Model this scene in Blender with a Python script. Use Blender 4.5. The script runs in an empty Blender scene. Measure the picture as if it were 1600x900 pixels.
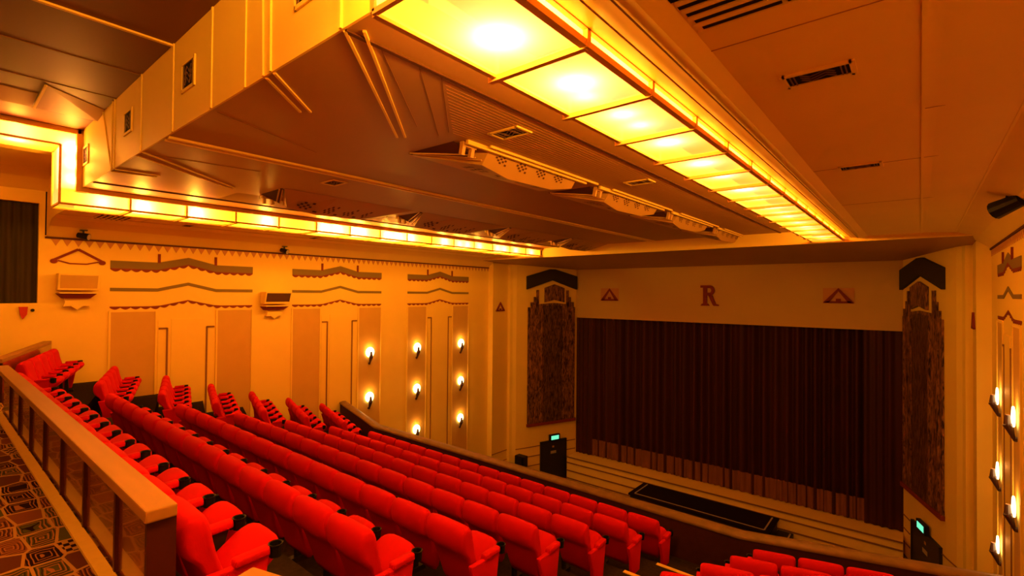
import bpy, bmesh, math, random
from mathutils import Vector, Matrix
random.seed(7)
PI = math.pi
SC = bpy.context.scene
COL = SC.collection

# ------------------------------------------------------------------ materials
def mat(name, color, rough=0.6, spec=0.3, metal=0.0, sheen=0.0, noise=None, bump=None, coat=0.0):
    """noise=(scale, amount, (sx,sy,sz)); bump=(scale, strength)"""
    m = bpy.data.materials.new(name); m.use_nodes = True
    nt = m.node_tree; N = nt.nodes; L = nt.links
    b = N['Principled BSDF']
    b.inputs['Base Color'].default_value = (*color, 1)
    b.inputs['Roughness'].default_value = rough
    b.inputs['Specular IOR Level'].default_value = spec
    b.inputs['Metallic'].default_value = metal
    b.inputs['Coat Weight'].default_value = coat
    if sheen:
        b.inputs['Sheen Weight'].default_value = sheen
        b.inputs['Sheen Tint'].default_value = (*[min(1, c * 1.5 + .02) for c in color], 1)
        b.inputs['Sheen Roughness'].default_value = .4
    if noise or bump:
        tc = N.new('ShaderNodeTexCoord')
    if noise:
        mp = N.new('ShaderNodeMapping'); mp.inputs['Scale'].default_value = noise[2] if len(noise) > 2 else (1, 1, 1)
        nz = N.new('ShaderNodeTexNoise'); nz.inputs['Scale'].default_value = noise[0]; nz.inputs['Detail'].default_value = 4
        mx = N.new('ShaderNodeMix'); mx.data_type = 'RGBA'
        mx.inputs['A'].default_value = (*[c * (1 - noise[1]) for c in color], 1)
        mx.inputs['B'].default_value = (*[min(1, c * (1 + noise[1])) for c in color], 1)
        L.new(tc.outputs['Object'], mp.inputs['Vector']); L.new(mp.outputs[0], nz.inputs['Vector'])
        L.new(nz.outputs['Fac'], mx.inputs['Factor']); L.new(mx.outputs['Result'], b.inputs['Base Color'])
    if bump:
        nb = N.new('ShaderNodeTexNoise'); nb.inputs['Scale'].default_value = bump[0]
        bp = N.new('ShaderNodeBump'); bp.inputs['Strength'].default_value = bump[1]; bp.inputs['Distance'].default_value = .01
        L.new(tc.outputs['Object'], nb.inputs['Vector']); L.new(nb.outputs['Fac'], bp.inputs['Height']); L.new(bp.outputs[0], b.inputs['Normal'])
    return m

M = {}
M['wall'] = mat('cream_plaster', (.84, .64, .11), .6, .25, noise=(1.3, .05), bump=(40, .05))
M['ceil'] = mat('cream_ceiling', (.84, .62, .11), .55, .3, noise=(1.1, .06), bump=(30, .04))
M['panel'] = mat('tan_panel', (.60, .38, .08), .8, .15, noise=(3, .06))
M['olive'] = mat('olive_paint', (.22, .16, .045), .7, .2)
M['maroon'] = mat('maroon_paint', (.22, .035, .02), .7, .2)
M['tan'] = mat('tan_paint', (.55, .27, .09), .7, .2)
M['line'] = mat('brown_line_paint', (.25, .12, .035), .7, .2)
M['seam'] = mat('dark_seam', (.10, .04, .015), .8, .1)
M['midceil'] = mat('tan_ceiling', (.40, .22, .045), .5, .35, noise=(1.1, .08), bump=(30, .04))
M['housing'] = mat('trough_lining', (.07, .03, .008), .8, .1)
M['prosc'] = mat('proscenium_plaster', (.58, .40, .11), .6, .25, noise=(1.3, .05))
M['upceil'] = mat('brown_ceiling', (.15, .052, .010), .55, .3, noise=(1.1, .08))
M['vent'] = mat('ventilator_plaster', (.50, .29, .06), .6, .25)
M['joint'] = mat('board_joint', (.38, .19, .05), .6, .2)
M['rim'] = mat('trough_frame_paint', (.62, .36, .09), .5, .3)
M['velvet'] = mat('red_velvet', (.55, .0012, .003), .75, .15, sheen=.35, bump=(220, .15))
M['blackplastic'] = mat('black_plastic', (.006, .006, .007), .45, .25)
M['blackmetal'] = mat('black_metal', (.015, .012, .010), .5, .4)
M['mahogany'] = mat('mahogany_panel', (.22, .05, .010), .24, .6, noise=(6, .35, (1, 1, .2)), coat=.5)
M['darkwood'] = mat('dark_mahogany', (.055, .008, .005), .5, .3, noise=(8, .3, (1, 1, .2)))
M['capwood'] = mat('varnished_oak_cap', (.36, .19, .04), .55, .3, noise=(5, .12, (.3, 4, 1)))
M['gold'] = mat('gold_paint', (.90, .66, .11), .45, .4, noise=(20, .1))
M['darkcarpet'] = mat('dark_carpet', (.032, .022, .010), .95, .05, noise=(30, .6), bump=(200, .3))
M['stallsfloor'] = mat('stalls_carpet', (.05, .02, .012), .95, .05)
M['curtain'] = mat('maroon_curtain', (.050, .010, .004), .6, .25, sheen=.15, noise=(1.2, .6, (6, 1, .08)))
M['hem'] = mat('brown_curtain_hem', (.21, .08, .025), .7, .2, noise=(3, .35, (6, 1, .4)))
M['greencurtain'] = mat('olive_drape', (.045, .035, .014), .8, .15, noise=(3, .3, (1, 5, .2)))
M['pediment'] = mat('dark_green_pediment', (.035, .028, .012), .7, .2)
M['dark'] = mat('dark_void', (.012, .006, .004), .8, .1)
M['grillemetal'] = mat('vent_metal', (.16, .08, .04), .5, .4)
M['parapet'] = mat('parapet_cloth', (.05, .014, .008), .8, .15, noise=(12, .3))
M['parapettop'] = mat('worn_parapet_top', (.19, .12, .025), .5, .35, noise=(6, .45), bump=(30, .2))
M['stagewood'] = mat('stage_front_paint', (.86, .64, .14), .55, .3, noise=(2, .08))
M['bracket'] = mat('dark_bronze', (.07, .025, .012), .5, .4)
M['redbox'] = mat('red_paint', (.5, .02, .01), .5, .4)
M['white'] = mat('pale_line_paint', (.45, .38, .28), .6, .2)
M['speakergrey'] = mat('brown_speaker_grille', (.10, .045, .02), .8, .1)

def emis(name, color, strength):
    m = bpy.data.materials.new(name); m.use_nodes = True
    nt = m.node_tree; nt.nodes.clear()
    o = nt.nodes.new('ShaderNodeOutputMaterial'); e = nt.nodes.new('ShaderNodeEmission')
    e.inputs['Color'].default_value = (*color, 1); e.inputs['Strength'].default_value = strength
    nt.links.new(e.outputs[0], o.inputs['Surface'])
    return m
GLASS_C, GLASS_S = (1, .20, .001), .9
def glass_mat(k=1.0):
    # amber opal glass: glows on its own and lets the bulbs behind it shine through
    m = bpy.data.materials.new('amber_opal_glass'); m.use_nodes = True
    nt = m.node_tree; nt.nodes.clear(); N = nt.nodes; L = nt.links
    o = N.new('ShaderNodeOutputMaterial'); a = N.new('ShaderNodeAddShader')
    e = N.new('ShaderNodeEmission'); e.inputs['Color'].default_value = (*GLASS_C, 1); e.inputs['Strength'].default_value = GLASS_S * k
    t = N.new('ShaderNodeBsdfTranslucent'); t.inputs['Color'].default_value = (.30, .135, .26, 1)
    tr = N.new('ShaderNodeBsdfTransparent'); tr.inputs['Color'].default_value = (.53, .70, .22, 1)
    a2 = N.new('ShaderNodeAddShader')
    L.new(e.outputs[0], a.inputs[0]); L.new(t.outputs[0], a.inputs[1]); L.new(a.outputs[0], a2.inputs[0]); L.new(tr.outputs[0], a2.inputs[1])
    L.new(a2.outputs[0], o.inputs['Surface'])
    return m
M['glass'] = glass_mat(); M['sideglass'] = glass_mat(2.2); M['bright'] = glass_mat(12.0); M['outer'] = glass_mat(9.0)
M['shade'] = emis('glowing_shell_glass', (1, .74, .30), 4.0)
M['exitgreen'] = emis('exit_sign_green', (.16, .80, .46), .6)

def carpet_mat():
    m = bpy.data.materials.new('patterned_carpet'); m.use_nodes = True
    nt = m.node_tree; N = nt.nodes; L = nt.links; b = N['Principled BSDF']
    b.inputs['Roughness'].default_value = .95; b.inputs['Specular IOR Level'].default_value = .05
    tc = N.new('ShaderNodeTexCoord'); mp = N.new('ShaderNodeMapping'); mp.inputs['Scale'].default_value = (.8, 1.25, 1)
    L.new(tc.outputs['Object'], mp.inputs['Vector'])
    def ramp(src, stops):
        r = N.new('ShaderNodeValToRGB'); r.color_ramp.interpolation = 'CONSTANT'; els = r.color_ramp.elements
        for i, (p, c) in enumerate(stops):
            el = els[i] if i < 2 else els.new(p)
            el.position = p; el.color = (*c, 1)
        L.new(src, r.inputs[0]); return r.outputs[0]
    def mixc(fac, a_, b_):
        x = N.new('ShaderNodeMix'); x.data_type = 'RGBA'; L.new(fac, x.inputs['Factor'])
        for v_, k_ in ((a_, 'A'), (b_, 'B')):
            if isinstance(v_, tuple): x.inputs[k_].default_value = (*v_, 1)
            else: L.new(v_, x.inputs[k_])
        return x.outputs['Result']
    def math_(op, a_, b_):
        x = N.new('ShaderNodeMath'); x.operation = op
        for i, v_ in enumerate((a_, b_)):
            if isinstance(v_, (int, float)): x.inputs[i].default_value = v_
            else: L.new(v_, x.inputs[i])
        return x.outputs[0]
    DK, OR, OL, GD, BR = (.014, .005, .003), (.34, .14, .03), (.075, .075, .012), (.42, .24, .05), (.10, .032, .010)
    v = N.new('ShaderNodeTexVoronoi'); v.distance = 'CHEBYCHEV'; v.inputs['Scale'].default_value = 4.6; v.inputs['Randomness'].default_value = .38
    L.new(mp.outputs[0], v.inputs['Vector'])
    sep = N.new('ShaderNodeSeparateColor'); L.new(v.outputs['Color'], sep.inputs[0])
    base = ramp(sep.outputs[0], [(0, BR), (.22, OL), (.42, (.18, .06, .015)), (.60, DK), (.74, OL), (.88, BR)])
    nz = N.new('ShaderNodeTexNoise'); nz.inputs['Scale'].default_value = 7; nz.inputs['Detail'].default_value = 1; L.new(mp.outputs[0], nz.inputs['Vector'])
    dd = math_('ADD', math_('MULTIPLY', v.outputs['Distance'], 8.0), math_('MULTIPLY', nz.outputs['Fac'], 2.2))
    ring = ramp(math_('FRACT', dd, 0), [(0, (0, 0, 0)), (.5, (1, 1, 1)), (.8, (0, 0, 0))])
    gate = ramp(sep.outputs[1], [(0, (0, 0, 0)), (.35, (1, 1, 1))])
    c1 = mixc(math_('MULTIPLY', ring, gate), base, OR)
    ring2 = ramp(math_('FRACT', dd, 0), [(0, (1, 1, 1)), (.16, (0, 0, 0))])
    c2 = mixc(math_('MULTIPLY', ring2, gate), c1, DK)
    # dotted patches
    ck = N.new('ShaderNodeTexChecker'); ck.inputs['Scale'].default_value = 26; ck.inputs['Color1'].default_value = (*GD, 1); ck.inputs['Color2'].default_value = (*DK, 1); L.new(mp.outputs[0], ck.inputs['Vector'])
    c3 = mixc(ramp(sep.outputs[2], [(0, (0, 0, 0)), (.84, (1, 1, 1))]), c2, ck.outputs[0])
    # light outlines between the patches
    ve = N.new('ShaderNodeTexVoronoi'); ve.feature = 'DISTANCE_TO_EDGE'; ve.inputs['Scale'].default_value = 4.6; ve.inputs['Randomness'].default_value = .38; L.new(mp.outputs[0], ve.inputs['Vector'])
    c4 = mixc(ramp(ve.outputs['Distance'], [(0, (1, 1, 1)), (.045, (0, 0, 0))]), c3, GD)
    L.new(c4, b.inputs['Base Color'])
    return m
M['carpet'] = carpet_mat()

def screen_mat(k=1.0):
    m = bpy.data.materials.new('carved_bronze_screen'); m.use_nodes = True
    nt = m.node_tree; N = nt.nodes; L = nt.links; b = N['Principled BSDF']
    b.inputs['Roughness'].default_value = .55; b.inputs['Specular IOR Level'].default_value = .3
    tc = N.new('ShaderNodeTexCoord'); mp = N.new('ShaderNodeMapping'); mp.inputs['Scale'].default_value = (9, 9, 2.2)
    nz = N.new('ShaderNodeTexNoise'); nz.inputs['Scale'].default_value = 1.6; nz.inputs['Detail'].default_value = 5; nz.inputs['Distortion'].default_value = 1.2
    r = N.new('ShaderNodeValToRGB')
    r.color_ramp.elements[0].position = .38; r.color_ramp.elements[0].color = (.025, .010, .004, 1)
    r.color_ramp.elements[1].position = .62; r.color_ramp.elements[1].color = (.34 * k, .15 * k, .04 * k, 1)
    bp = N.new('ShaderNodeBump'); bp.inputs['Strength'].default_value = .8; bp.inputs['Distance'].default_value = .05
    L.new(tc.outputs['Object'], mp.inputs['Vector']); L.new(mp.outputs[0], nz.inputs['Vector']); L.new(nz.outputs['Fac'], r.inputs[0])
    L.new(r.outputs[0], b.inputs['Base Color']); L.new(nz.outputs['Fac'], bp.inputs['Height']); L.new(bp.outputs[0], b.inputs['Normal'])
    return m
M['screen'] = screen_mat(); M['screendark'] = screen_mat(.5)

# ------------------------------------------------------------------ mesh helpers
class MB:
    def __init__(s): s.v = []; s.f = []
    def add(s, vs, fs):
        n = len(s.v); s.v += [tuple(v) for v in vs]; s.f += [tuple(n + i for i in f) for f in fs]; return s
    def box(s, x0, x1, y0, y1, z0, z1):
        return s.hexa([(x0, y0, z0), (x1, y0, z0), (x1, y1, z0), (x0, y1, z0), (x0, y0, z1), (x1, y0, z1), (x1, y1, z1), (x0, y1, z1)])
    def hexa(s, p):
        return s.add(p, [(0, 3, 2, 1), (4, 5, 6, 7), (0, 1, 5, 4), (1, 2, 6, 5), (2, 3, 7, 6), (3, 0, 4, 7)])
    def prism(s, poly, off):
        """closed polygon of 3D points extruded by vector off"""
        n = len(poly); a = [Vector(p) for p in poly]; o = Vector(off)
        return s.add([*a, *[p + o for p in a]], [tuple(range(n - 1, -1, -1)), tuple(range(n, 2 * n))] + [(i, (i + 1) % n, n + (i + 1) % n, n + i) for i in range(n)])
    def bar(s, a, b, w, h, up=(0, 0, 1)):
        """box bar from a to b, width w sideways, height h along up (centred)"""
        a, b = Vector(a), Vector(b); d = (b - a).normalized(); u = Vector(up)
        if abs(d.dot(u)) > .99: u = Vector((1, 0, 0))
        sd = d.cross(u).normalized(); u = sd.cross(d).normalized()
        q = [(-1, -1), (1, -1), (1, 1), (-1, 1)]
        vs = [a + sd * (w / 2 * i) + u * (h / 2 * j) for i, j in q] + [b + sd * (w / 2 * i) + u * (h / 2 * j) for i, j in q]
        return s.hexa([vs[0], vs[1], vs[5], vs[4], vs[3], vs[2], vs[6], vs[7]])
    def cyl(s, a, b, r0, r1=None, n=12, caps=True):
        r1 = r0 if r1 is None else r1
        a, b = Vector(a), Vector(b); d = (b - a).normalized(); u = d.orthogonal().normalized(); w = d.cross(u)
        vs = [c + (u * math.cos(2 * PI * i / n) + w * math.sin(2 * PI * i / n)) * r for c, r in ((a, r0), (b, r1)) for i in range(n)]
        fs = [(i, (i + 1) % n, n + (i + 1) % n, n + i) for i in range(n)]
        if caps: fs += [tuple(range(n - 1, -1, -1)), tuple(range(n, 2 * n))]
        return s.add(vs, fs)
    def quad(s, *p): return s.add(p, [tuple(range(len(p)))])
    def lathe(s, prof, c=(0, 0, 0), n=16):
        c = Vector(c); vs = []; fs = []
        for r, z in prof:
            vs += [c + Vector((r * math.cos(2 * PI * i / n), r * math.sin(2 * PI * i / n), z)) for i in range(n)]
        for k in range(len(prof) - 1):
            fs += [(k * n + i, k * n + (i + 1) % n, (k + 1) * n + (i + 1) % n, (k + 1) * n + i) for i in range(n)]
        fs += [tuple(range(n - 1, -1, -1)), tuple(range((len(prof) - 1) * n, len(prof) * n))]
        return s.add(vs, fs)
    def xform(s, mtx):
        s.v = [tuple(mtx @ Vector(v)) for v in s.v]; return s
    def mesh(s, name, material, smooth=False, bevel=0, sub=0, loc=(0, 0, 0), extra=()):
        me = bpy.data.meshes.new(name)
        l = Vector(loc)
        me.from_pydata([tuple(Vector(v) - l) for v in s.v], [], s.f); me.update()
        bm = bmesh.new(); bm.from_mesh(me)
        bmesh.ops.remove_doubles(bm, verts=bm.verts, dist=1e-5)
        bmesh.ops.recalc_face_normals(bm, faces=bm.faces)
        if bevel:
            es = [e for e in bm.edges if len(e.link_faces) == 2 and e.calc_face_angle(0) > .5]
            bmesh.ops.bevel(bm, geom=es, offset=bevel, segments=2, affect='EDGES', profile=.6)
        bm.to_mesh(me); bm.free()
        me.materials.append(material)
        if extra:      # pattern pieces that belong to the same surface
            bm = bmesh.new(); bm.from_mesh(me)
            for k, (mb2, mt2) in enumerate(extra):
                me.materials.append(mt2); n0 = len(bm.faces)
                vv = [bm.verts.new(Vector(v) - l) for v in mb2.v]
                for f_ in mb2.f:
                    fa = bm.faces.new([vv[i] for i in f_]); fa.material_index = k + 1
            bmesh.ops.recalc_face_normals(bm, faces=bm.faces)
            bm.to_mesh(me); bm.free()
        if sub:
            o = bpy.data.objects.new('tmp', me); COL.objects.link(o)
            md = o.modifiers.new('s', 'SUBSURF'); md.levels = sub; md.render_levels = sub
            dg = bpy.context.evaluated_depsgraph_get()
            me2 = bpy.data.meshes.new_from_object(o.evaluated_get(dg)); me2.name = name
            bpy.data.objects.remove(o); me = me2
        if smooth:
            for p in me.polygons: p.use_smooth = True
        return me
    def build(s, name, material, parent=None, smooth=False, bevel=0, sub=0, loc=(0, 0, 0), extra=()):
        me = s.mesh(name, material, smooth, bevel, sub, loc, extra)
        o = bpy.data.objects.new(name, me); COL.objects.link(o); o.location = loc
        if parent: o.parent = parent
        return o

def tag(o, label=None, cat=None, group=None, kind=None):
    if label: o['label'] = label
    if cat: o['category'] = cat
    if group: o['group'] = group
    if kind: o['kind'] = kind
    return o
def empty(name, loc, label, cat, group=None, rz=0):
    o = bpy.data.objects.new(name, None); COL.objects.link(o); o.location = loc; o.rotation_euler = (0, 0, rz)
    o.empty_display_size = .1
    return tag(o, label, cat, group)
def struct(mb, name, material, parent=None, **k):
    o = mb.build(name, material, parent, **k)
    if not parent: o['kind'] = 'structure'
    return o
def stem(o): return o

# ------------------------------------------------------------------ dimensions (metres, eye at the origin)
XL, XR, XC = -13.71, 1.21, -6.25
mx = lambda x: 2 * XC - x
YF = 1.70                 # the ceiling steps up nearer than this
RISE = .92
YE = 14.3                 # far end of the auditorium ceiling
ZC = 1.66                 # middle ceiling
TI, TO, ZT = -10.43, -11.08, 1.38   # left light trough: inner / outer edge, underside
YW = 15.05                # side walls end here
YS = 19.2                 # curtain line
ZFLOOR = -10.3
YB = -7.0                 # rear wall
CARPET = -1.68
ANG = math.radians(16.8); TA = math.tan(ANG)

# side ceiling profile (x, z) from the left wall to the trough
SIDE = [(XL, 1.09), (-13.45, 1.30), (-13.1, 1.42), (-12.6, 1.45), (-11.55, 1.45), (-11.46, 1.395), (TO, 1.46)]

# ------------------------------------------------------------------ ceilings
def slab_profile(mb, prof, y0, y1, t=.05, dz=0):
    for (xa, za), (xb, zb) in zip(prof, prof[1:]):
        if abs(xa - xb) < 1e-6:
            mb.box(xa - .03, xa, y0, y1, min(za, zb) + dz, max(za, zb) + dz + t)
        else:
            mb.hexa([(xa, y0, za + dz), (xb, y0, zb + dz), (xb, y1, zb + dz), (xa, y1, za + dz),
                     (xa, y0, za + dz + t), (xb, y0, zb + dz + t), (xb, y1, zb + dz + t), (xa, y1, za + dz + t)])
RIGHT = [(mx(x), z) for x, z in SIDE][::-1]
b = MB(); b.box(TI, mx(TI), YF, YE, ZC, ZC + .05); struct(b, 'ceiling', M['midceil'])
for prof in (SIDE, RIGHT):
    b = MB(); slab_profile(b, prof, YF, YW); struct(b, 'ceiling', M['ceil'])
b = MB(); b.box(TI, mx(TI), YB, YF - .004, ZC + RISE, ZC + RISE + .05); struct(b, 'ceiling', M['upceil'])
for prof in (SIDE, RIGHT):
    b = MB(); slab_profile(b, prof, YB, YF, dz=RISE); struct(b, 'ceiling', M['ceil'])
# soffit in front of the stage and the beam it hangs from
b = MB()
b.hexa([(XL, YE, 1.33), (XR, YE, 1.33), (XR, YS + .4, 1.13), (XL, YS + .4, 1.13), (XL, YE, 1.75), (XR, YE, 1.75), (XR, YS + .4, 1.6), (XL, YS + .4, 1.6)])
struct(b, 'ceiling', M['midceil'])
# vertical step of the ceiling
b = MB()
b.box(TI + .10, mx(TI + .10), YF - .02, YF - .003, ZC - .004, ZC + RISE + .04)
for prof in (SIDE, RIGHT):
    for (xa, za), (xb, zb) in zip(prof, prof[1:]):
        if abs(xa - xb) > 1e-6:
            b.hexa([(xa, YF - .02, za - .004), (xb, YF - .02, zb - .004), (xb, YF - .003, zb - .004), (xa, YF - .003, za - .004), (xa, YF - .02, za + RISE), (xb, YF - .02, zb + RISE), (xb, YF - .003, zb + RISE), (xa, YF - .003, za + RISE)])
step = struct(b, 'wall_step', M['ceil'])
# seams, battens and mouldings of the ceilings
n_trim = [0]
def trim(mb, material, **k):
    n_trim[0] += 1
    return struct(mb, 'trim_%d' % n_trim[0], material, **k)
b = MB()   # double moulding down the middle
for x in (-6.32, -6.20): b.box(x - .025, x + .025, YF, YE, ZC - .025, ZC)
trim(b, M['ceil'])
b = MB()
for x in (-6.02,): b.box(x - .02, x + .02, YB, YF, ZC + RISE - .02, ZC + RISE)
trim(b, M['ceil'])
b = MB()
for x in (-7.16, -8.3): b.box(x - .009, x + .009, YB, YF, ZC + RISE - .006, ZC + RISE)
trim(b, M['line'])
b = MB()   # dark mouldings beside the light troughs
for x in (-2.79, mx(-2.79)): b.box(x - .018, x + .018, YF, YE, ZC - .014, ZC)
trim(b, M['seam'])
b = MB()   # seams of the side ceilings
for X_, z in ((-1.26, 1.425), (-1.13, 1.408)):
    for x in (X_, mx(X_)): b.box(x - .004, x + .004, YF, YE, z - .006, z)
trim(b, M['line'])
b = MB()
for x in (.02, mx(.02)): b.box(x - .011, x + .011, YF, YW - .2, 1.434, 1.45)
for x in (.585, mx(.585)): b.box(x - .010, x + .010, YF, YW - .2, 1.415, 1.44)
trim(b, M['wall'])
b = MB()   # cross joints of the right and left side ceilings
for y, x0, x1 in ((2.98, -.95, .02), (4.9, .03, .58), (6.6, -.95, .58), (9.3, -.95, .58)):
    b.box(x0, x1, y - .004, y + .004, 1.447, 1.45); b.box(mx(x1), mx(x0), y - .004, y + .004, 1.447, 1.45)
for k in range(10):
    y = 5.2 + .55 * k
    b.bar((.60, y, 1.432), (.93, y, 1.405), .008, .01); b.bar((mx(.60), y, 1.432), (mx(.93), y, 1.405), .008, .01)
trim(b, M['joint'])
b = MB()   # grooves of the middle ceiling by the step
for (x0, y0), (x1, y1) in (((-2.80, 1.97), (-3.85, 3.15)), ((-2.80, 2.30), (-3.89, 3.47)), ((-2.80, 2.52), (-3.73, 3.47)), ((-5.0, 1.75), (-5.5, 3.0)), ((-7.2, 1.75), (-7.0, 3.0))):
    b.bar((x0, y0, ZC - .001), (x1, y1, ZC - .001), .007, .004)
trim(b, M['line'])
b = MB()   # fine board joints near the right trough
for k in range(18):
    x = -2.86 - .05 * k
    for xx, y0 in ((x, 2.55 + max(0, (-2.80 - x)) * 1.05), (mx(x), 3.4)): b.box(xx - .0025, xx + .0025, y0, YE, ZC - .002, ZC + .001)
trim(b, M['joint'])
b = MB()   # diagonal battens that run from the step into the ceiling
for (x0, y0), (x1, y1) in (((-3.88, YF), (-4.37, 2.22)), ((-3.75, YF), (-4.30, 2.28)), ((-2.79, YF), (-4.27, 3.23)), ((-2.70, 1.78), (-4.20, 3.28)),
                           ((-8.62, YF), (-8.50, 2.2)), ((-8.42, YF), (-8.36, 2.2)), ((-7.36, YF), (-8.50, 3.2)), ((-7.12, YF), (-8.38, 3.2))):
    b.bar((x0, y0, ZC - .007), (x1, y1, ZC - .007), .022, .016)
for x, x2 in ((-3.88, -3.92), (-3.76, -3.78), (-8.35, -8.35), (-8.48, -8.47), (-8.50, -9.02), (-2.80, -2.80)):
    b.bar((x, YF - .027, ZC), (x2, YF - .027, ZC + RISE), .022, .016, up=(0, 1, 0))
for x in (-7.13, -4.94, -5.99, -4.22): b.bar((x, YF - .025, ZC), (x, YF - .025, ZC + RISE), .028, .012, up=(0, 1, 0))
trim(b, M['ceil'])
b = MB(); b.box(XL, XR, YE - .03, YE, 1.33, ZC)           # near face of the stage beam
b.box(XL, XR, YE - .06, YE - .03, 1.33, 1.37)
trim(b, M['ceil'])

# ------------------------------------------------------------------ walls
b = MB()
b.box(XL - .2, XL, 1.66, YW, ZFLOOR, 1.12)
b.box(XL - .2, XL, YB, 1.66, ZFLOOR, -.26)
b.box(XL - .2, XL, YB, 1.57, 1.76, 2.1)
b.box(XL - .2, XL, 1.57, 1.66, -.26, 2.1)
b.box(XL - .9, XL - .2, YB, 1.66, -.30, -.26); b.box(XL - .9, XL - .85, YB, 1.66, -.26, 2.0)
wall_left = struct(b, 'wall_left', M['wall'])
b = MB(); b.box(XR, XR + .2, YB, YW, ZFLOOR, 2.1)
wall_right = struct(b, 'wall_right', M['wall'])
b = MB(); b.box(XL - .9, XR + .2, YB - .2, YB, -3, 2.7); struct(b, 'wall_back', M['wall'])
# stepped pilasters and splayed walls at the stage
def stage_side(f, name):
    P_ = [(XL, YW), (-13.46, YW), (-13.46, 16.0), (-13.33, 16.0), (-13.28, 16.12), (-13.18, 16.25), (-13.0, 16.67), (-12.1, 19.2), (-12.1, 19.6)]
    b = MB()
    back = [(-12.5, 19.6), (-13.4, 16.9), (-13.9, 16.4), (-13.9, YW + .004), (XL, YW + .004)]
    P_[0] = (XL + .002, YW + .004); P_[1] = (-13.46, YW + .004)
    b.prism([(f(x), y, ZFLOOR) for x, y in P_ + back[:-1]], (0, 0, 1.28 - ZFLOOR))
    return struct(b, name, M['wall'])
splay_left = stage_side(lambda x: x, 'wall_stage_left'); splay_right = stage_side(mx, 'wall_stage_right')
b = MB()
b.box(-12.3, -.2, YS + .05, YS + .3, -1.03, 1.3)            # wall over the curtain
b.box(-12.3, -.2, YS + 1.2, YS + 1.4, ZFLOOR, 1.3)
struct(b, 'wall_stage', M['prosc'])

# ---- decoration of the side walls (parts of the wall)
def bay_decor(wall, f, side, y0, n_scallop=16):
    """f(d): x of a point standing d proud of the wall"""
    y1 = y0 + 3.0; yc = y0 + 1.5
    def slab(poly, d0, d1, mb):     # polygon in (y,z)
        mb.prism([(f(d0), y, z) for y, z in poly], (f(d1) - f(d0), 0, 0))
    zb = -9.9
    # tan cloth panels with a raised border
    for a, c in ((y0 + .02, y0 + .84), (y1 - .84, y1 - .02)):
        m = MB(); slab([(a, zb), (c, zb), (c, -.47), (a, -.47)], .0, .012, m); m.build('cloth_panel', M['panel'], wall)
    m = MB()
    for a in (y0 - .02, y0 + .84, y1 - .88, y1 - .02):
        slab([(a, zb), (a + .04, zb), (a + .04, -.45), (a, -.45)], 0, .03, m)
    for a, c in ((y0, y0 + .86), (y1 - .86, y1)): slab([(a, -.47), (c, -.47), (c, -.43), (a, -.43)], 0, .02, m)
    m.build('panel_border', M['wall'], wall)
    # chevron stripes
    def chev(z0, pk, th, mt, nm, d=.012):
        m = MB(); ys = [y0, yc - .62, yc, yc + .62, y1]; zs = [z0, z0, z0 + pk, z0, z0]
        for i in range(4):
            slab([(ys[i], zs[i] - th), (ys[i + 1], zs[i + 1] - th), (ys[i + 1], zs[i + 1]), (ys[i], zs[i])], 0, d, m)
        return m.build(nm, mt, wall)
    chev(.67, .15, .17, M['olive'], 'chevron_stripe'); chev(.07, .15, .075, M['olive'], 'chevron_stripe')
    def scallop(z0, pk, depth, nm):
        m = MB(); n = n_scallop; w = 3.0 / n
        zz = lambda y: z0 + pk * max(0, 1 - abs(y - yc) / .62)
        for i in range(n):
            a = y0 + i * w
            pts = [(a, zz(a)), (a + w, zz(a + w))] + [(a + w * (1 - t), zz(a + w * (1 - t)) - .025 - depth * math.sin(PI * t)) for t in (0, .2, .35, .5, .65, .8, 1)]
            slab(pts, 0, .010, m)
        return m.build(nm, M['maroon'], wall)
    scallop(.505, .15, .05, 'scalloped_fringe'); scallop(-.345, .14, .045, 'scalloped_border')
    for dy in (-.60, .60):
        m = MB(); slab([(yc + dy - .025, .66), (yc + dy + .025, .66), (yc + dy + .025, .87), (yc + dy - .025, .87)], 0, .03, m); m.build('peg', M['maroon'], wall)
    # raised leaf in the middle and the L-shaped lines
    m = MB(); slab([(y0 + .90, zb), (y1 - .90, zb), (y1 - .90, -.68), (y0 + .90, -.68)], 0, .012, m); slab([(y0 + 1.16, zb), (y1 - 1.16, zb), (y1 - 1.16, -.66), (y0 + 1.16, -.66)], 0, .024, m)
    m.build('middle_leaf', M['wall'], wall)
    for sgn in (-1, 1):
        a = yc + sgn * .42
        m = MB(); slab([(a - .018, zb), (a + .018, zb), (a + .018, -.86), (a - .018, -.86)], 0, .03, m)
        c = sorted((a, a + sgn * .17)); slab([(c[0], -.89), (c[1], -.89), (c[1], -.85), (c[0], -.85)], 0, .03, m)
        m.build('angled_line', M['line'], wall)
def wall_decor(wall, f, side):
    for y0 in (2.72, 6.80, 10.88): bay_decor(wall, f, side, y0)
    # row of triangles along the top
    m = MB(); k = 0
    y = 1.75
    while y < YW - .12:
        m.prism([(f(0), y, 1.06), (f(0), y + .15, 1.06), (f(0), y + .075, .92)], (f(.010) - f(0), 0, 0)); y += .178
    m.build('triangle_frieze', M['tan'], wall)
    m = MB(); m.prism([(f(0), 1.66, 1.06), (f(0), YW, 1.06), (f(0), YW, 1.10), (f(0), 1.66, 1.10)], (f(.03) - f(0), 0, 0)); m.build('shadow_rail', M['seam'], wall)
    for z in (-7.0, -7.4, -7.8):
        pass
wall_decor(wall_left, lambda d: XL + d, 1)
wall_decor(wall_right, lambda d: XR - d, -1)
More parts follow.
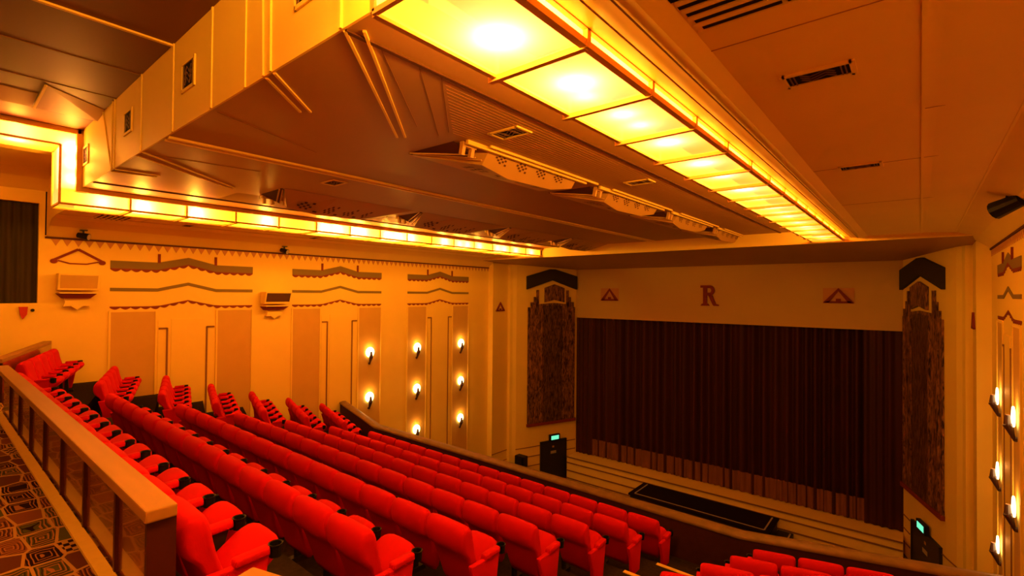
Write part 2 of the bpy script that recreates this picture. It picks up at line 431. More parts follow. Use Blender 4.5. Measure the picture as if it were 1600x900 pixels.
# hanger-shaped motif on the first pilaster
def ystroke(m, pts, w, f, d=.015):
    for (ya, za), (yb, zb) in zip(pts, pts[1:]):
        dv = Vector((yb - ya, zb - za)); dv.normalize(); nn = Vector((-dv.y, dv.x)) * (w / 2)
        m.prism([(f(0), ya + nn.x, za + nn.y), (f(0), yb + nn.x, zb + nn.y), (f(0), yb - nn.x, zb - nn.y), (f(0), ya - nn.x, za - nn.y)], (f(d) - f(0), 0, 0))
m = MB(); f = lambda d: XL + d
ystroke(m, [(1.80, .63), (2.18, .87), (2.58, .63)], .05, f); ystroke(m, [(1.86, .62), (2.05, .565), (2.32, .565), (2.52, .62)], .028, f, .012)
for y in (1.80, 2.58): m.prism([(f(0), y + .06 * math.cos(t * PI / 5), .605 + .05 * math.sin(t * PI / 5)) for t in range(10)], (.02, 0, 0))
m.build('hanger_motif', M['maroon'], wall_left)

# grooves of the stage walls
b = MB()
for z in (-6.55, -6.95, -7.35, -7.75, -8.15, -8.55):
    for fx in (lambda x: x, mx):
        A, Bq = Vector((fx(-13.0), 16.67, z)), Vector((fx(-12.1), 19.2, z))
        d = Bq - A
        for t0, t1 in ((0, .28), (.82, 1.0)):
            b.bar(A + d * t0, A + d * t1, .03, .035)
        b.bar((fx(-13.46), 15.06, z), (fx(-13.46), 16.0, z), .03, .03); b.bar((fx(-13.18), 16.25, z), (fx(-13.0), 16.67, z), .03, .03)
trim(b, M['line'])

# ------------------------------------------------------------------ stage
b = MB(); b.box(-12.1, -.4, 18.55, 20.4, ZFLOOR, -7.16)
struct(b, 'floor', M['stagewood'])
b = MB()
for z in (-7.42, -7.76, -8.10, -8.44, -8.8): b.box(-12.1, -.4, 18.52, 18.55, z - .022, z + .022)
b.box(-12.1, -.4, 18.50, 18.55, -7.19, -7.16)
trim(b, M['line'])
b = MB(); b.box(XL, XR, 8.0, 18.55, ZFLOOR - .1, ZFLOOR); struct(b, 'floor', M['stallsfloor'])

def drape(x0, x1, y, z0, z1, pitch, amp, n_per=8, seed=1, yfun=None):
    rnd = random.Random(seed); m = MB()
    xs = []; ys = []; x = x0; ph = rnd.random() * 6
    step_ = pitch / n_per; N_ = int((x1 - x0) / step_)
    a = amp; p = 1.0; acc = ph
    for i in range(N_ + 1):
        xx = x0 + (x1 - x0) * i / N_
        acc += (2 * PI / n_per) * p
        if i % n_per == 0: p = rnd.uniform(.7, 1.35); a = amp * rnd.uniform(.55, 1.25)
        xs.append(xx); ys.append(y + a * math.sin(acc))
    zs = [z1 + (z0 - z1) * t for t in (0, .33, .66, 1)]
    vs = []; 
    for k, z in enumerate(zs):
        g = .8 + .2 * k / 3
        vs += [(x, y + (yy - y) * g, z) for x, yy in zip(xs, ys)]
    n = len(xs); fs = [(k * n + i, k * n + i + 1, (k + 1) * n + i + 1, (k + 1) * n + i) for k in range(3) for i in range(n - 1)]
    m.add(vs, fs); return m
cur = empty('stage_curtain', (XC, YS + .2, -7.14), 'wide dark maroon pleated stage curtain closed across the proscenium', 'curtain')
def child(mb, name, material, par, **k):
    o = mb.build(name, material, None, **k); o.parent = par
    o.matrix_parent_inverse = Matrix.Identity(4)
    mtx = Matrix.Translation(par.location) @ Matrix.Rotation(par.rotation_euler.z, 4, 'Z')
    o.location = mtx.inverted() @ Vector(o.location); o.rotation_euler = (0, 0, -par.rotation_euler.z)
    return o
child(drape(-11.45, -1.25, YS + .28, -7.14, -.95, .34, .13, seed=3), 'drape', M['curtain'], cur, smooth=True)
child(drape(-11.45, -1.25, YS + .19, -7.14, -6.42, .22, .05, seed=5), 'hem', M['hem'], cur, smooth=True)['label'] = 'lighter brown gathered hem'
child(drape(-12.15, -11.30, YS + .12, -7.14, -.95, .22, .05, seed=8), 'side_drape', M['curtain'], cur, smooth=True)
child(drape(-1.38, -.38, YS + .12, -7.14, -.95, .22, .05, seed=9), 'side_drape', M['curtain'], cur, smooth=True)

# emblems on the wall over the curtain
def xz_prism(m, poly, y, d): m.prism([(x, y, z) for x, z in poly], (0, -d, 0)); return m
m = MB(); y = YS + .047; x0 = -6.50; z0 = -.37
S = lambda a: [(x0 + p * .68, z0 + q * .78) for p, q in a]
xz_prism(m, S([(.14, .06), (.36, .06), (.36, .94), (.14, .94)]), y, .04)
xz_prism(m, S([(0, .88), (.36, .88), (.36, 1), (0, 1)]), y, .05); xz_prism(m, S([(0, 0), (.50, 0), (.42, .10), (.08, .10)]), y, .05)
ro, ri, cx, cz = (.26, .25), (.09, .11), .50, .75
N_ = 14
for i in range(N_):
    a0, a1 = -PI / 2 + PI * i / N_, -PI / 2 + PI * (i + 1) / N_
    xz_prism(m, S([(cx + ri[0] * math.cos(a0), cz + ri[1] * math.sin(a0)), (cx + ro[0] * math.cos(a0), cz + ro[1] * math.sin(a0)), (cx + ro[0] * math.cos(a1), cz + ro[1] * math.sin(a1)), (cx + ri[0] * math.cos(a1), cz + ri[1] * math.sin(a1))]), y, .045)
xz_prism(m, S([(.36, .86), (.50, .86), (.50, 1), (.36, 1)]), y, .045); xz_prism(m, S([(.36, .50), (.50, .50), (.50, .64), (.36, .64)]), y, .045)
xz_prism(m, S([(.42, .52), (.64, .52), (.84, .10), (1.0, .06), (1.0, 0), (.72, 0), (.66, .06)]), y, .045)
letter = m.build('letter_emblem', M['maroon'], loc=(-6.16, YS + .05, -.37)); tag(letter, 'dark red raised serif letter R in the middle above the curtain', 'letter')

def triangle_tile(name, fpt, w, h, label, tile=True):
    """fpt(u,z,d) -> 3D; u across, z up, d proud"""
    e = empty(name, fpt(0, 0, 0), label, 'ornament', 'triangle ornaments')
    if tile:
        m = MB(); m.prism([fpt(u, z, 0) for u, z in ((-w / 2, 0), (w / 2, 0), (w / 2, h), (-w / 2, h))], Vector(fpt(0, 0, .02)) - Vector(fpt(0, 0, 0)))
        child(m, 'tile', M['tan'], e)
    m = MB(); off = Vector(fpt(0, 0, .045)) - Vector(fpt(0, 0, 0)); t = .13 * w
    for poly in ([(-w / 2, .02), (-w / 2 + t * 1.5, .02), (0, h * .80), (0, h)], [(w / 2, .02), (0, h), (0, h * .80), (w / 2 - t * 1.5, .02)], [(-w / 2, .0), (w / 2, .0), (w / 2 - t, .07 * h * 2), (-w / 2 + t, .07 * h * 2)]):
        m.prism([fpt(u, z, 0) for u, z in poly], off)
    m.prism([fpt(u, z, 0) for u, z in ((-.08 * w, .12 * h), (.08 * w, .12 * h), (.08 * w, .3 * h), (-.08 * w, .3 * h))], off)
    child(m, 'triangle', M['maroon'], e)
    return e
triangle_tile('triangle_ornament', lambda u, z, d: (-10.40 + u, YS + .05 - d, -.24 + z), .86, .54, 'small maroon triangle ornament above the curtain, left of the letter R')
triangle_tile('triangle_ornament', lambda u, z, d: (-2.06 + u, YS + .05 - d, -.20 + z), .86, .50, 'small maroon triangle ornament above the curtain, right of the letter R')
triangle_tile('triangle_ornament', lambda u, z, d: (-13.46 + d, 15.50 + u, -.70 + z), .55, .38, 'small maroon triangle ornament on the shaded pilaster left of the stage', False)
triangle_tile('triangle_ornament', lambda u, z, d: (.96 - d, 15.50 + u, -.70 + z), .55, .38, 'small maroon triangle ornament on the pilaster right of the stage', False)

# ornamental screens on the splayed walls
def splay_pt(f):
    A, Bq = Vector((f(-13.0), 16.67, 0)), Vector((f(-12.1), 19.2, 0)); d = Bq - A
    nrm = Vector((-d.y, d.x, 0)).normalized()
    if (nrm.x * (XC - A.x)) < 0: nrm = -nrm
    return lambda t, z, p=0: A + d * t + Vector((0, 0, z)) + nrm * p
def organ_screen(f, label):
    q = splay_pt(f)
    e = empty('ornamental_screen', tuple(q(.5, -5.6)), label, 'screen', 'carved screens beside the stage')
    def pr(m, poly, d0, d1): m.prism([q(t, z, d0) for t, z in poly], q(0, 0, d1) - q(0, 0, d0)); return m
    child(pr(MB(), [(0.0, .22), (.5, .64), (1.0, .24), (1.0, .84), (.55, 1.12), (.45, 1.12), (0.0, .78)], .004, .10), 'pediment', M['pediment'], e)['label'] = 'dark chevron pediment'
    child(pr(MB(), [(.35, -.33), (.54, -.22), (.74, -.33), (.74, .30), (.54, .46), (.35, .30)], .004, .08), 'tower_panel', M['screen'], e)
    m = MB()
    pr(m, [(.03, -5.55), (.97, -5.6), (.97, -.55), (.03, -.55)], .004, .05)
    pr(m, [(.22, -.55), (.82, -.55), (.82, -.42), (.54, -.36), (.22, -.42)], .004, .05)
    for t0, t1, zt in ((.08, .22, -.33), (.14, .22, -.10), (.19, .235, .20), (.80, .94, -.33), (.80, .88, -.10), (.79, .835, .20)):
        pr(m, [(t0, -.55), (t1, -.55), (t1, zt), (t0, zt)], .004, .06)
    child(m, 'carved_panel', M['screen'], e)
    child(pr(MB(), [(.32, -5.56), (.70, -5.58), (.70, -.50), (.54, -.44), (.32, -.50)], .05, .07), 'middle_panel', M['screendark'], e)['label'] = 'darker middle panel'
    m = MB()
    for t in (.10, .29, .73, .92): pr(m, [(t - .012, -5.5), (t + .012, -5.5), (t + .012, -.6), (t - .012, -.6)], .05, .085)
    child(m, 'ribs', M['screen'], e)
    child(pr(MB(), [(.02, -5.66), (.99, -5.68), (.99, -5.56), (.02, -5.54)], .004, .10), 'sill', M['maroon'], e)
    return e
organ_screen(lambda x: x, 'tall carved bronze screen under a dark pediment left of the curtain')
organ_screen(mx, 'tall carved bronze screen under a dark pediment right of the curtain')

# exit doors with signs
def exit_door(f, n, t0, t1, lab):
    q = splay_pt(f)
    def pr(m, poly, d0, d1): m.prism([q(t, z, d0) for t, z in poly], q(0, 0, d1) - q(0, 0, d0)); return m
    tm = (t0 + t1) / 2
    m = MB(); pr(m, [(t0, ZFLOOR), (t1, ZFLOOR), (t1, -6.44), (t0, -6.44)], 0, .06)
    d = struct(m, 'door_%d' % n, M['blackmetal'])
    m = MB()
    for a in (t0 - .015, t1): pr(m, [(a, ZFLOOR), (a + .015, ZFLOOR), (a + .015, -6.41), (a, -6.41)], 0, .08)
    pr(m, [(t0 - .015, -6.44), (t1 + .015, -6.44), (t1 + .015, -6.40), (t0 - .015, -6.40)], 0, .08)
    m.build('door_frame', M['blackmetal'], d)
    m = MB(); pr(m, [(tm - .06, -6.98), (tm + .05, -6.98), (tm + .05, -6.86), (tm - .06, -6.86)], .06, .065); m.build('notice', M['white'], d)
    m = MB(); pr(m, [(tm - .03, -6.72), (tm + .01, -6.72), (tm + .01, -6.64), (tm - .03, -6.64)], .06, .065); m.build('small_notice', M['tan'], d)
    e = empty('exit_sign', tuple(q(tm + .02, -6.42, .06)), lab, 'sign', 'lit exit signs')
    m = MB(); pr(m, [(tm - .10, -6.40), (tm + .10, -6.40), (tm + .10, -6.13), (tm - .10, -6.13)], .06, .16); child(m, 'housing', M['blackplastic'], e)
    m = MB(); pr(m, [(tm - .075, -6.35), (tm + .075, -6.35), (tm + .075, -6.18), (tm - .075, -6.18)], .16, .165); child(m, 'lit_face', M['exitgreen'], e)
exit_door(lambda x: x, 1, .30, .79, 'small green lit sign over the dark door left of the curtain')
exit_door(mx, 2, .09, .71, 'small green lit sign over the dark door right of the curtain')
m = MB(); m.box(-13.05, -12.6, 16.05, 16.35, -7.15, -6.72); m.box(-13.0, -12.65, 16.0, 16.05, -7.1, -6.76)
m.bar((-12.83, 16.2, -7.15), (-12.83, 16.2, ZFLOOR), .06, .06); m.bar((-13.1, 16.2, ZFLOOR + .03), (-12.55, 16.2, ZFLOOR + .03), .05, .05)
tag(m.build('loudspeaker', M['blackplastic'], loc=(-12.83, 16.2, ZFLOOR)), 'small black loudspeaker on a stand beside the left exit door', 'speaker')

# black platform in front of the stage
plat = empty('orchestra_platform', (-6.0, 17.6, ZFLOOR), 'long black platform with pale edging in front of the stage', 'platform')
m = MB(); m.box(-8.30, -3.65, 17.0, 18.25, ZFLOOR, -7.38); child(m, 'body', M['blackmetal'], plat)
m = MB(); m.box(-8.35, -3.60, 16.95, 18.3, -7.38, -7.32); child(m, 'deck', M['dark'], plat)
m = MB()
for a in (((-8.15, 17.08), (-3.78, 17.08)), ((-8.15, 17.08), (-8.15, 18.2)), ((-3.78, 17.08), (-3.78, 18.2))):
    m.bar((*a[0], -7.317), (*a[1], -7.317), .045, .01)
child(m, 'edging', M['white'], plat)
m = MB(); m.box(-3.60, -3.15, 17.1, 18.1, ZFLOOR, -7.62); m.box(-3.15, -2.8, 17.2, 18.0, ZFLOOR, -7.95); child(m, 'side_steps', M['blackmetal'], plat)
m = MB(); m.bar((-3.22, 17.25, -7.61), (-3.22, 18.0, -7.61), .04, .02); child(m, 'edging', M['white'], plat)

# ------------------------------------------------------------------ balcony floor, stepped
ROWS = [('A', .89, -1.14), ('B', 1.91, -1.58), ('C', 2.84, -1.89), ('D', 3.76, -2.20), ('E', 4.70, -2.52), ('F', 5.65, -2.83), ('G', 6.62, -3.14)]
H = .81
BX0, BX1 = -10.55, -1.95          # where the rows bend
def bend(y): return [(XL, y + (BX0 - XL) * TA), (BX0, y), (BX1, y), (XR, y + (XR - BX1) * TA)]
edges = [.84] + [r[1] - .13 for r in ROWS[1:]] + [7.50]
for i, r in enumerate(ROWS):
    za = r[2] - H; b = MB()
    p0, p1 = bend(edges[i]), bend(edges[i + 1])
    zb = -4.6
    for k in range(3):
        q = [p0[k], p0[k + 1], p1[k + 1], p1[k]]
        b.prism([(x, y, zb) for x, y in q], (0, 0, za - zb))
    struct(b, 'floor', M['darkcarpet'])
# cross aisle behind the balustrade
b = MB(); p = bend(.84); b.prism([(XL, YB, -2.2), (XR, YB, -2.2)] + [(x, y, -2.2) for x, y in p[::-1]], (0, 0, CARPET + 2.2)); struct(b, 'floor', M['carpet'])
# aisle half steps with brass nosings
for (xa, xb) in ((-9.68, -10.72), (-2.76, -1.68)):
    xa, xb = min(xa, xb), max(xa, xb)
    for i in range(1, 7):
        y = edges[i]; z1 = ROWS[i - 1][2] - H; z2 = ROWS[i][2] - H
        b = MB(); b.box(xa, xb, y, y + .42, z2, (z1 + z2) / 2); b.build('aisle_step', M['darkcarpet']); o = COL.objects[-1]
        o['kind'] = 'structure'; o.name = 'floor'
        b = MB(); b.box(xa, xb, y - .05, y + .006, z1 - .012, z1 + .008)
        trim(b, M['gold'])
# balcony parapet
ptop = -3.33; pp = bend(7.39); po = bend(7.57)
par = empty('balcony_parapet', (XC, 7.4, ROWS[-1][2] - H), 'dark cloth covered balcony parapet with worn padded top rail', 'parapet')
m = MB()
for k in range(3):
    m.prism([(x, y, -5.2) for x, y in (pp[k], pp[k + 1], po[k + 1], po[k])], (0, 0, ptop - .06 + 5.2))
child(m, 'parapet_wall', M['parapet'], par)
m = MB(); prof = [(-.01, -.055), (-.015, -.025), (.01, -.005), (.10, .008), (.19, .0), (.215, -.025), (.21, -.06)]
vs = []; PTS = bend(7.38)
xs = [XL, -13.0, -11.5, BX0, -9.5, -3.0, BX1, -.8, .5, XR]
def yb(x): 
    return 7.38 + max(0, BX0 - x) * TA + max(0, x - BX1) * TA
for x in xs: vs += [(x, yb(x) + a, ptop + c) for a, c in prof]
n = len(prof)
m.add(vs, [(i * n + j, i * n + j + 1, (i + 1) * n + j + 1, (i + 1) * n + j) for i in range(len(xs) - 1) for j in range(n - 1)] + [tuple(range(n)), tuple(range((len(xs) - 1) * n, len(xs) * n))])
child(m, 'padded_rail', M['parapettop'], par, smooth=True)

# ------------------------------------------------------------------ balustrade of the cross aisle
def balustrade(a, c, label, n_pan, end_a=True, strip=True):
    """a -> c along the plan line; the aisle is on the camera side (to the right of a->c going -x ... )"""
    a, c = Vector((*a, 0)), Vector((*c, 0)); d = (c - a); Lg = d.length; d.normalize()
    nn = Vector((d.y, -d.x, 0)); nn = nn if nn.y < 0 else -nn     # towards the cross aisle
    e = empty('wood_balustrade', tuple(a + Vector((0, 0, CARPET))), label, 'balustrade')
    P_ = lambda s, o, z: a + d * s + nn * o + Vector((0, 0, z))
    def blk(m, s0, s1, o0, o1, z0, z1): m.hexa([P_(s0, o0, z0), P_(s1, o0, z0), P_(s1, o1, z0), P_(s0, o1, z0), P_(s0, o0, z1), P_(s1, o0, z1), P_(s1, o1, z1), P_(s0, o1, z1)])
    w = Lg / n_pan
    for i in range(n_pan):
        m = MB(); blk(m, i * w + .002, (i + 1) * w - .002, -.055, -.015, -1.94, -1.09); child(m, 'panel', M['mahogany'], e)
    for i in range(1, n_pan):
        m = MB(); blk(m, i * w - .018, i * w + .018, -.015, .004, CARPET + .02, -1.09); child(m, 'batten', M['darkwood'], e)
    m = MB(); blk(m, -.030, 0, -.055, .065, -1.94, -1.09); child(m, 'end_post', M['darkwood'], e)
    m = MB(); blk(m, -.045, Lg, -.055, .075, -1.09, -1.03); child(m, 'rail_cap', M['capwood'], e, bevel=.008)
    if strip:
        m = MB(); blk(m, 0, Lg, .0, .072, CARPET, CARPET + .022)
        child(m, 'gold_skirting', M['gold'], e)
    return e
balustrade((-2.83, .775), (-9.65, .775), 'long low mahogany balustrade with oak cap beside the patterned carpet', 8)
balustrade((-10.6, .80), (XL, .80 + (-10.6 - XL) * TA), 'short angled balustrade behind the rear seats by the left wall', 4)
balustrade((-1.875, .785), (XR, .785 + (XR + 1.875) * TA), 'oak capped balustrade end at the bottom edge right of the rear seat', 4)

# ------------------------------------------------------------------ cinema seats
W = .493
def backrest_mesh():
    # closed outline (y, z): rear going up, over the top roll, front going down
    prof = [(.165, .18), (.120, .36), (.082, .50), (.070, .55), (.018, .588), (-.006, .65), (-.002, .73), (.025, .795), (.065, .815), (.115, .80), (.140, .745), (.145, .66), (.165, .54), (.205, .42), (.250, .33), (.255, .22)]
    zmid = .5
    us = [-1, -.94, -.8, -.4, 0, .4, .8, .94, 1]
    m = MB(); n = len(prof); vs = []
    cy = sum(p[0] for p in prof) / n
    for u in us:
        e = abs(u)
        k = .45 if e == 1 else (.85 if e > .9 else 1)
        for y, z in prof:
            c = .20 - .165 * z            # centre line leans back
            zz = z - (0.03 if e == 1 else (.008 if e > .9 else 0)) * (1 if z > .6 else -.3)
            wz = .345 + .13 * min(1, max(0, (z - .2) / .38))
            crown = .012 * (1 - u * u) if y > c else .006 * (1 - u * u)
            yy = c + (y - c) * k + (crown if y > c else -crown)
            vs.append((u * wz / 2, yy - .035 * max(0, min(1, (z - .35) / .4)), zz))
    fs = [(i * n + j, i * n + (j + 1) % n, (i + 1) * n + (j + 1) % n, (i + 1) * n + j) for i in range(len(us) - 1) for j in range(n)]
    fs += [tuple(range(n)), tuple(range((len(us) - 1) * n, len(us) * n))]
    m.add(vs, fs)
    return m.mesh('backrest', M['velvet'], smooth=True, sub=1)
def superell(a, b_, c, e1, e2, nu=16, nv=24):
    sg = lambda w, e: math.copysign(abs(w) ** e, w)
    m = MB(); vs = []; fs = []
    for i in range(nu + 1):
        t = -PI / 2 + PI * i / nu
        for j in range(nv):
            p = 2 * PI * j / nv
            vs.append((a * sg(math.cos(t), e1) * sg(math.cos(p), e2), b_ * sg(math.cos(t), e1) * sg(math.sin(p), e2), c * sg(math.sin(t), e1)))
    for i in range(nu):
        for j in range(nv):
            fs.append((i * nv + j, i * nv + (j + 1) % nv, (i + 1) * nv + (j + 1) % nv, (i + 1) * nv + j))
    return m.add(vs, fs)
def cushion_mesh():
    m = superell(.205, .205, .075, .75, .55)
    m.xform(Matrix.Translation((0, .335, .392)) @ Matrix.Rotation(math.radians(36), 4, 'X'))
    return m.mesh('seat_cushion', M['velvet'], smooth=True)
def arm_mesh(x):
    m = MB(); m.hexa([(x - .035, .20, .488), (x + .035, .20, .488), (x + .032, .385, .495), (x - .032, .385, .495), (x - .03, .20, .536), (x + .03, .20, .536), (x + .03, .385, .545), (x - .03, .385, .545)])
    return m.mesh('armrest', M['velvet'], smooth=True, bevel=.014)
def cup_mesh(x):
    m = MB(); c = Vector((x, .425, .465))
    prof = [(.026, 0), (.034, .004), (.037, .062), (.041, .070), (.040, .076), (.032, .073), (.028, .02)]
    m.lathe(prof, c, 14); m.box(x - .012, x + .012, .37, .40, .48, .52)
    return m.mesh('cup_holder', M['blackplastic'], smooth=False)
def standard_mesh(x):
    m = MB(); m.prism([(x - .015, .27, .05), (x - .015, .33, .05), (x - .015, .31, .30), (x - .015, .36, .49), (x - .015, .21, .49), (x - .015, .27, .30)], (.03, 0, 0))
    m.box(x - .03, x + .03, .20, .40, 0, .05)
    return m.mesh('standard', M['blackmetal'])
def endpanel_mesh(x):
    m = MB(); m.prism([(x - .022, .12, .0), (x - .022, .30, .0), (x - .022, .33, .14), (x - .022, .385, .50), (x - .022, .04, .50), (x - .022, .10, .30)], (.044, 0, 0))
    return m.mesh('end_panel', M['velvet'], smooth=True, bevel=.012)
h = W / 2
ME = dict(back=backrest_mesh(), cush=cushion_mesh(), armR=arm_mesh(h), armL=arm_mesh(-h), cupR=cup_mesh(h), cupL=cup_mesh(-h), stdR=standard_mesh(h), stdL=standard_mesh(-h), endR=endpanel_mesh(h), endL=endpanel_mesh(-h))
PARTS = [('backrest', 'back'), ('seat_cushion', 'cush'), ('armrest', 'armR'), ('cup_holder', 'cupR')]
def proto_chair(loc, rz, label):
    r = empty('cinema_seat', loc, label, 'seat', 'red cinema seats', rz)
    for nm, k in PARTS:
        o = bpy.data.objects.new(nm, ME[k]); COL.objects.link(o); o.parent = r
    return r
PROTO = None
def chair(loc, rz, label, left_end=False, right_end=False):
    global PROTO
    if PROTO is None:
        r = PROTO = proto_chair(loc, rz, label)
    else:
        r = PROTO.copy(); COL.objects.link(r); r.location = loc; r.rotation_euler = (0, 0, rz); r['label'] = label
        for nm, k in PARTS:
            ch = bpy.data.objects.new(nm, ME[k]); COL.objects.link(ch); ch.parent = r
    extra = [('end_panel', 'endR')] if right_end else [('standard', 'stdR')]
    if left_end: extra += [('armrest', 'armL'), ('cup_holder', 'cupL'), ('end_panel', 'endL')]
    for nm, k in extra:
        o = bpy.data.objects.new(nm, ME[k]); COL.objects.link(o); o.parent = r
    return r
ORD = ['first', 'second', 'third', 'fourth', 'fifth', 'sixth', 'seventh', 'eighth', 'ninth', 'tenth', 'eleventh', 'twelfth', 'thirteenth', 'fourteenth']
RW = ['rearmost', 'second', 'third', 'fourth', 'fifth', 'sixth', 'front']
for i, (nm, y, zt) in enumerate(ROWS):
    z = zt - H
    for j in range(14):
        x = -2.80 - W * (j + .5)
        chair((x, y, z), 0, 'red cinema seat, %s from the right aisle in the %s row of the middle block' % (ORD[j], RW[i]), left_end=(j == 13), right_end=(j == 0))
    for j in range(5):
        s = W * (j + .5) + .12
        cx, cyy = -10.72 - s * math.cos(ANG), y + (.10 if i == 0 else .03) + s * math.sin(ANG)
        chair((cx, cyy, z), -ANG, 'red cinema seat, %s from the left wall, %s row of the angled left block' % (ORD[4 - j], RW[i]), left_end=(j == 4), right_end=(j == 0))
    if i >= 3:
        for j in range(5):
            s = W * (j + .5) + .05
            cx, cyy = -1.66 + s * math.cos(ANG), y + .02 + s * math.sin(ANG)
            if (i, j) in ((3, 2), (3, 3), (3, 4), (4, 3), (4, 4)): continue
            chair((cx, cyy, z), ANG, 'red cinema seat, %s from the aisle in the %s row of the right block' % (ORD[j], RW[i]), left_end=(j == 0), right_end=(j == 4))

# ------------------------------------------------------------------ light troughs
BAY = .845; Y1 = 1.48; NB = 15
def trough(f, side_word, hot, hot_up):
    e = empty('light_trough', (f((TI + TO) / 2), 1.5, ZT), 'long amber glass ceiling light trough on the %s side, stepping up at the near end' % side_word, 'light', 'ceiling light troughs')
    zi, zo = ZT + .20, ZT + .08
    xa, xb = sorted((f(TI), f(TO)))
    def pane(polys, side='sideglass'):
        for k_, p in enumerate(polys):
            m = MB(); m.quad(*[(f(x), y, z) for x, y, z in p])
            child(m, 'side_pane' if k_ else 'glass_pane', M[('glass', side, 'outer')[k_]], e)
    # lower run
    yend = YE - .06
    ys = [Y1 + BAY * k for k in range(NB + 1)]; ys = [1.42] + ys[1:]; ys[-1] = min(ys[-1], yend)
    for k in range(NB):
        y0, y1 = ys[k], ys[k + 1]
        ya = max(y0, 1.62) if k == 0 else y0
        pane([[(TO, y0, ZT), (TI, y0, ZT), (TI, y1, ZT), (TO, y1, ZT)],
              [(TI, y0 if k else 1.42, ZT), (TI, y1, ZT), (TI, y1, zi), (TI, ya, zi)],
              [(TO, max(y0, YF), ZT), (TO, y1, ZT), (TO, y1, zo), (TO, max(y0, YF), zo)]])
    # riser
    zu, zui = ZT + RISE, ZT + RISE + .20
    pane([[(TO, 1.42, ZT), (TI, 1.42, ZT), (TI, 1.42, zu), (TO, 1.42, zu)],
          [(TI, 1.42, ZT), (TI, 1.62, zi), (TI, 1.62, zui), (TI, 1.42, zu)]], 'bright' if side_word == 'right' else 'sideglass')
    # upper run towards the back of the balcony
    yu = [1.42 - BAY * k for k in range(6)]
    for k in range(5):
        y1, y0 = yu[k], yu[k + 1]
        pane([[(TO, y0, zu), (TI, y0, zu), (TI, y1, zu), (TO, y1, zu)],
              [(TI, y0, zu), (TI, y1, zu), (TI, 1.62 if k == 0 else y1, zui), (TI, y0, zui)],
              [(TO, y0, zu), (TO, y1, zu), (TO, y1, zu + .08), (TO, y0, zu + .08)]])
    # frame: long edge rails, cross bars and posts
    def fr(x0, x1, y0, y1, z0, z1, m):
        a, c = sorted((f(x0), f(x1))); m.box(a, c, y0, y1, z0, z1)
    m = MB(); t = .018
    fr(TI - t, TI + t, 1.42, yend, ZT - .018, ZT + .014, m); fr(TO - .022, TO + .022, 1.42, yend, ZT - .022, ZT + .018, m)
    fr(TI - .01, TI + .05, 1.62, yend, zi, ZC, m); fr(TO - .03, TO + .012, YF, yend, zo - .01, zo + .02, m)
    child(m, 'edge_rail', M['rim'], e)
    for y in ys[1:]:
        m = MB(); fr(TO - .01, TI + .05, y - .019, y + .019, ZT - .034, ZT + .006, m); fr(TI - .014, TI + .018, y - .014, y + .014, ZT, zi, m); fr(TO - .030, TO + .010, y - .018, y + .018, ZT - .03, zo + .02, m)
        child(m, 'cross_bar', M['rim'], e)
    m = MB(); fr(TI - t, TI + t, 1.405, 1.435, ZT, zu, m); fr(TO - t, TO + t, 1.405, 1.435, ZT, zu, m)
    fr(TO, TI, 1.405, 1.43, ZT - .014, ZT + .014, m); fr(TO, TI, 1.405, 1.43, zu - .014, zu + .014, m)
    fr(TI - .01, TI + .05, 1.62, YF, ZT + .2, zui + .08, m); fr(TI - .01, TI + .10, 1.60, YF + .06, zi, zui, m)
    fr(TI - t, TI + t, yu[-1], 1.42, zu - .014, zu + .014, m); fr(TO - t, TO + t, yu[-1], 1.42, zu - .014, zu + .014, m)
    fr(TI - .01, TI + .05, yu[-1], 1.66, zui, ZC + RISE, m); fr(TO - .03, TO + .012, yu[-1], 1.42, zu + .07, zu + .10, m)
    child(m, 'riser_frame', M['rim'], e)
    for y in yu[1:]:
        m = MB(); fr(TO, TI, y - .014, y + .014, zu - .022, zu + .012, m); fr(TI - .014, TI + .016, y - .014, y + .014, zu, zui, m)
        child(m, 'cross_bar', M['rim'], e)
    # roof of the box, behind the glass
    m = MB(); fr(TO - .02, TI + .06, YF, YE, ZC - .005, ZC + .05, m); fr(TO - .04, TO - .012, YF, YE, zo, ZC, m)
    fr(TO - .02, TI + .06, yu[-1] - .02, YF, ZC + RISE - .005, ZC + RISE + .05, m); fr(TO - .04, TO - .012, yu[-1], YF, zu + .08, ZC + RISE, m)
    fr(TO - .02, TI - .01, 1.62, YF + .02, zi, ZC + RISE, m); fr(TO - .03, TO - .002, 1.44, YF, ZT, ZC + RISE, m)
    fr(TO, TI, yu[-1] - .02, yu[-1], zu, ZC + RISE, m); fr(TO, TI, YE - .06, YE - .04, ZT, ZC, m)
    fr(TO, TI - .004, 1.43, 1.69, ZT + .235, ZT + .25, m)  # added unseen baffle, keeps the riser bulbs' light off the lower glass
    child(m, 'housing', M['housing'], e)
    # bulbs behind the glass
    def bulb(x, y, z, P):
        ld = bpy.data.lights.new('bulb', 'POINT'); ld.energy = P; ld.color = (1, .33, .08); ld.shadow_soft_size = .07
        o = bpy.data.objects.new('bulb', ld); COL.objects.link(o); o.parent = e
        o.location = Vector((f(x), y, z)) - e.location
    for y, P, dx in hot: bulb((TI + TO) / 2 + dx, y, ZT + .09, P)
    for y, P, dx in hot_up: bulb((TI + TO) / 2 + dx + .10, y, ZT + RISE + .09, P)
    for zz_, k_ in ((.40, .6), (.66, .8), (.90, 1.1)): bulb(TI - .07, 1.57, ZT + zz_, BULB * k_)
    return e
BULB = 30.0
rb = random.Random(11)
hot_r = [(1.98, BULB * 1.7, .0), (2.72, BULB * 1.2, -.02), (2.95, BULB * .35, .05), (3.42, BULB * .6, .0), (3.72, BULB * .45, 0)]
yy = 4.3
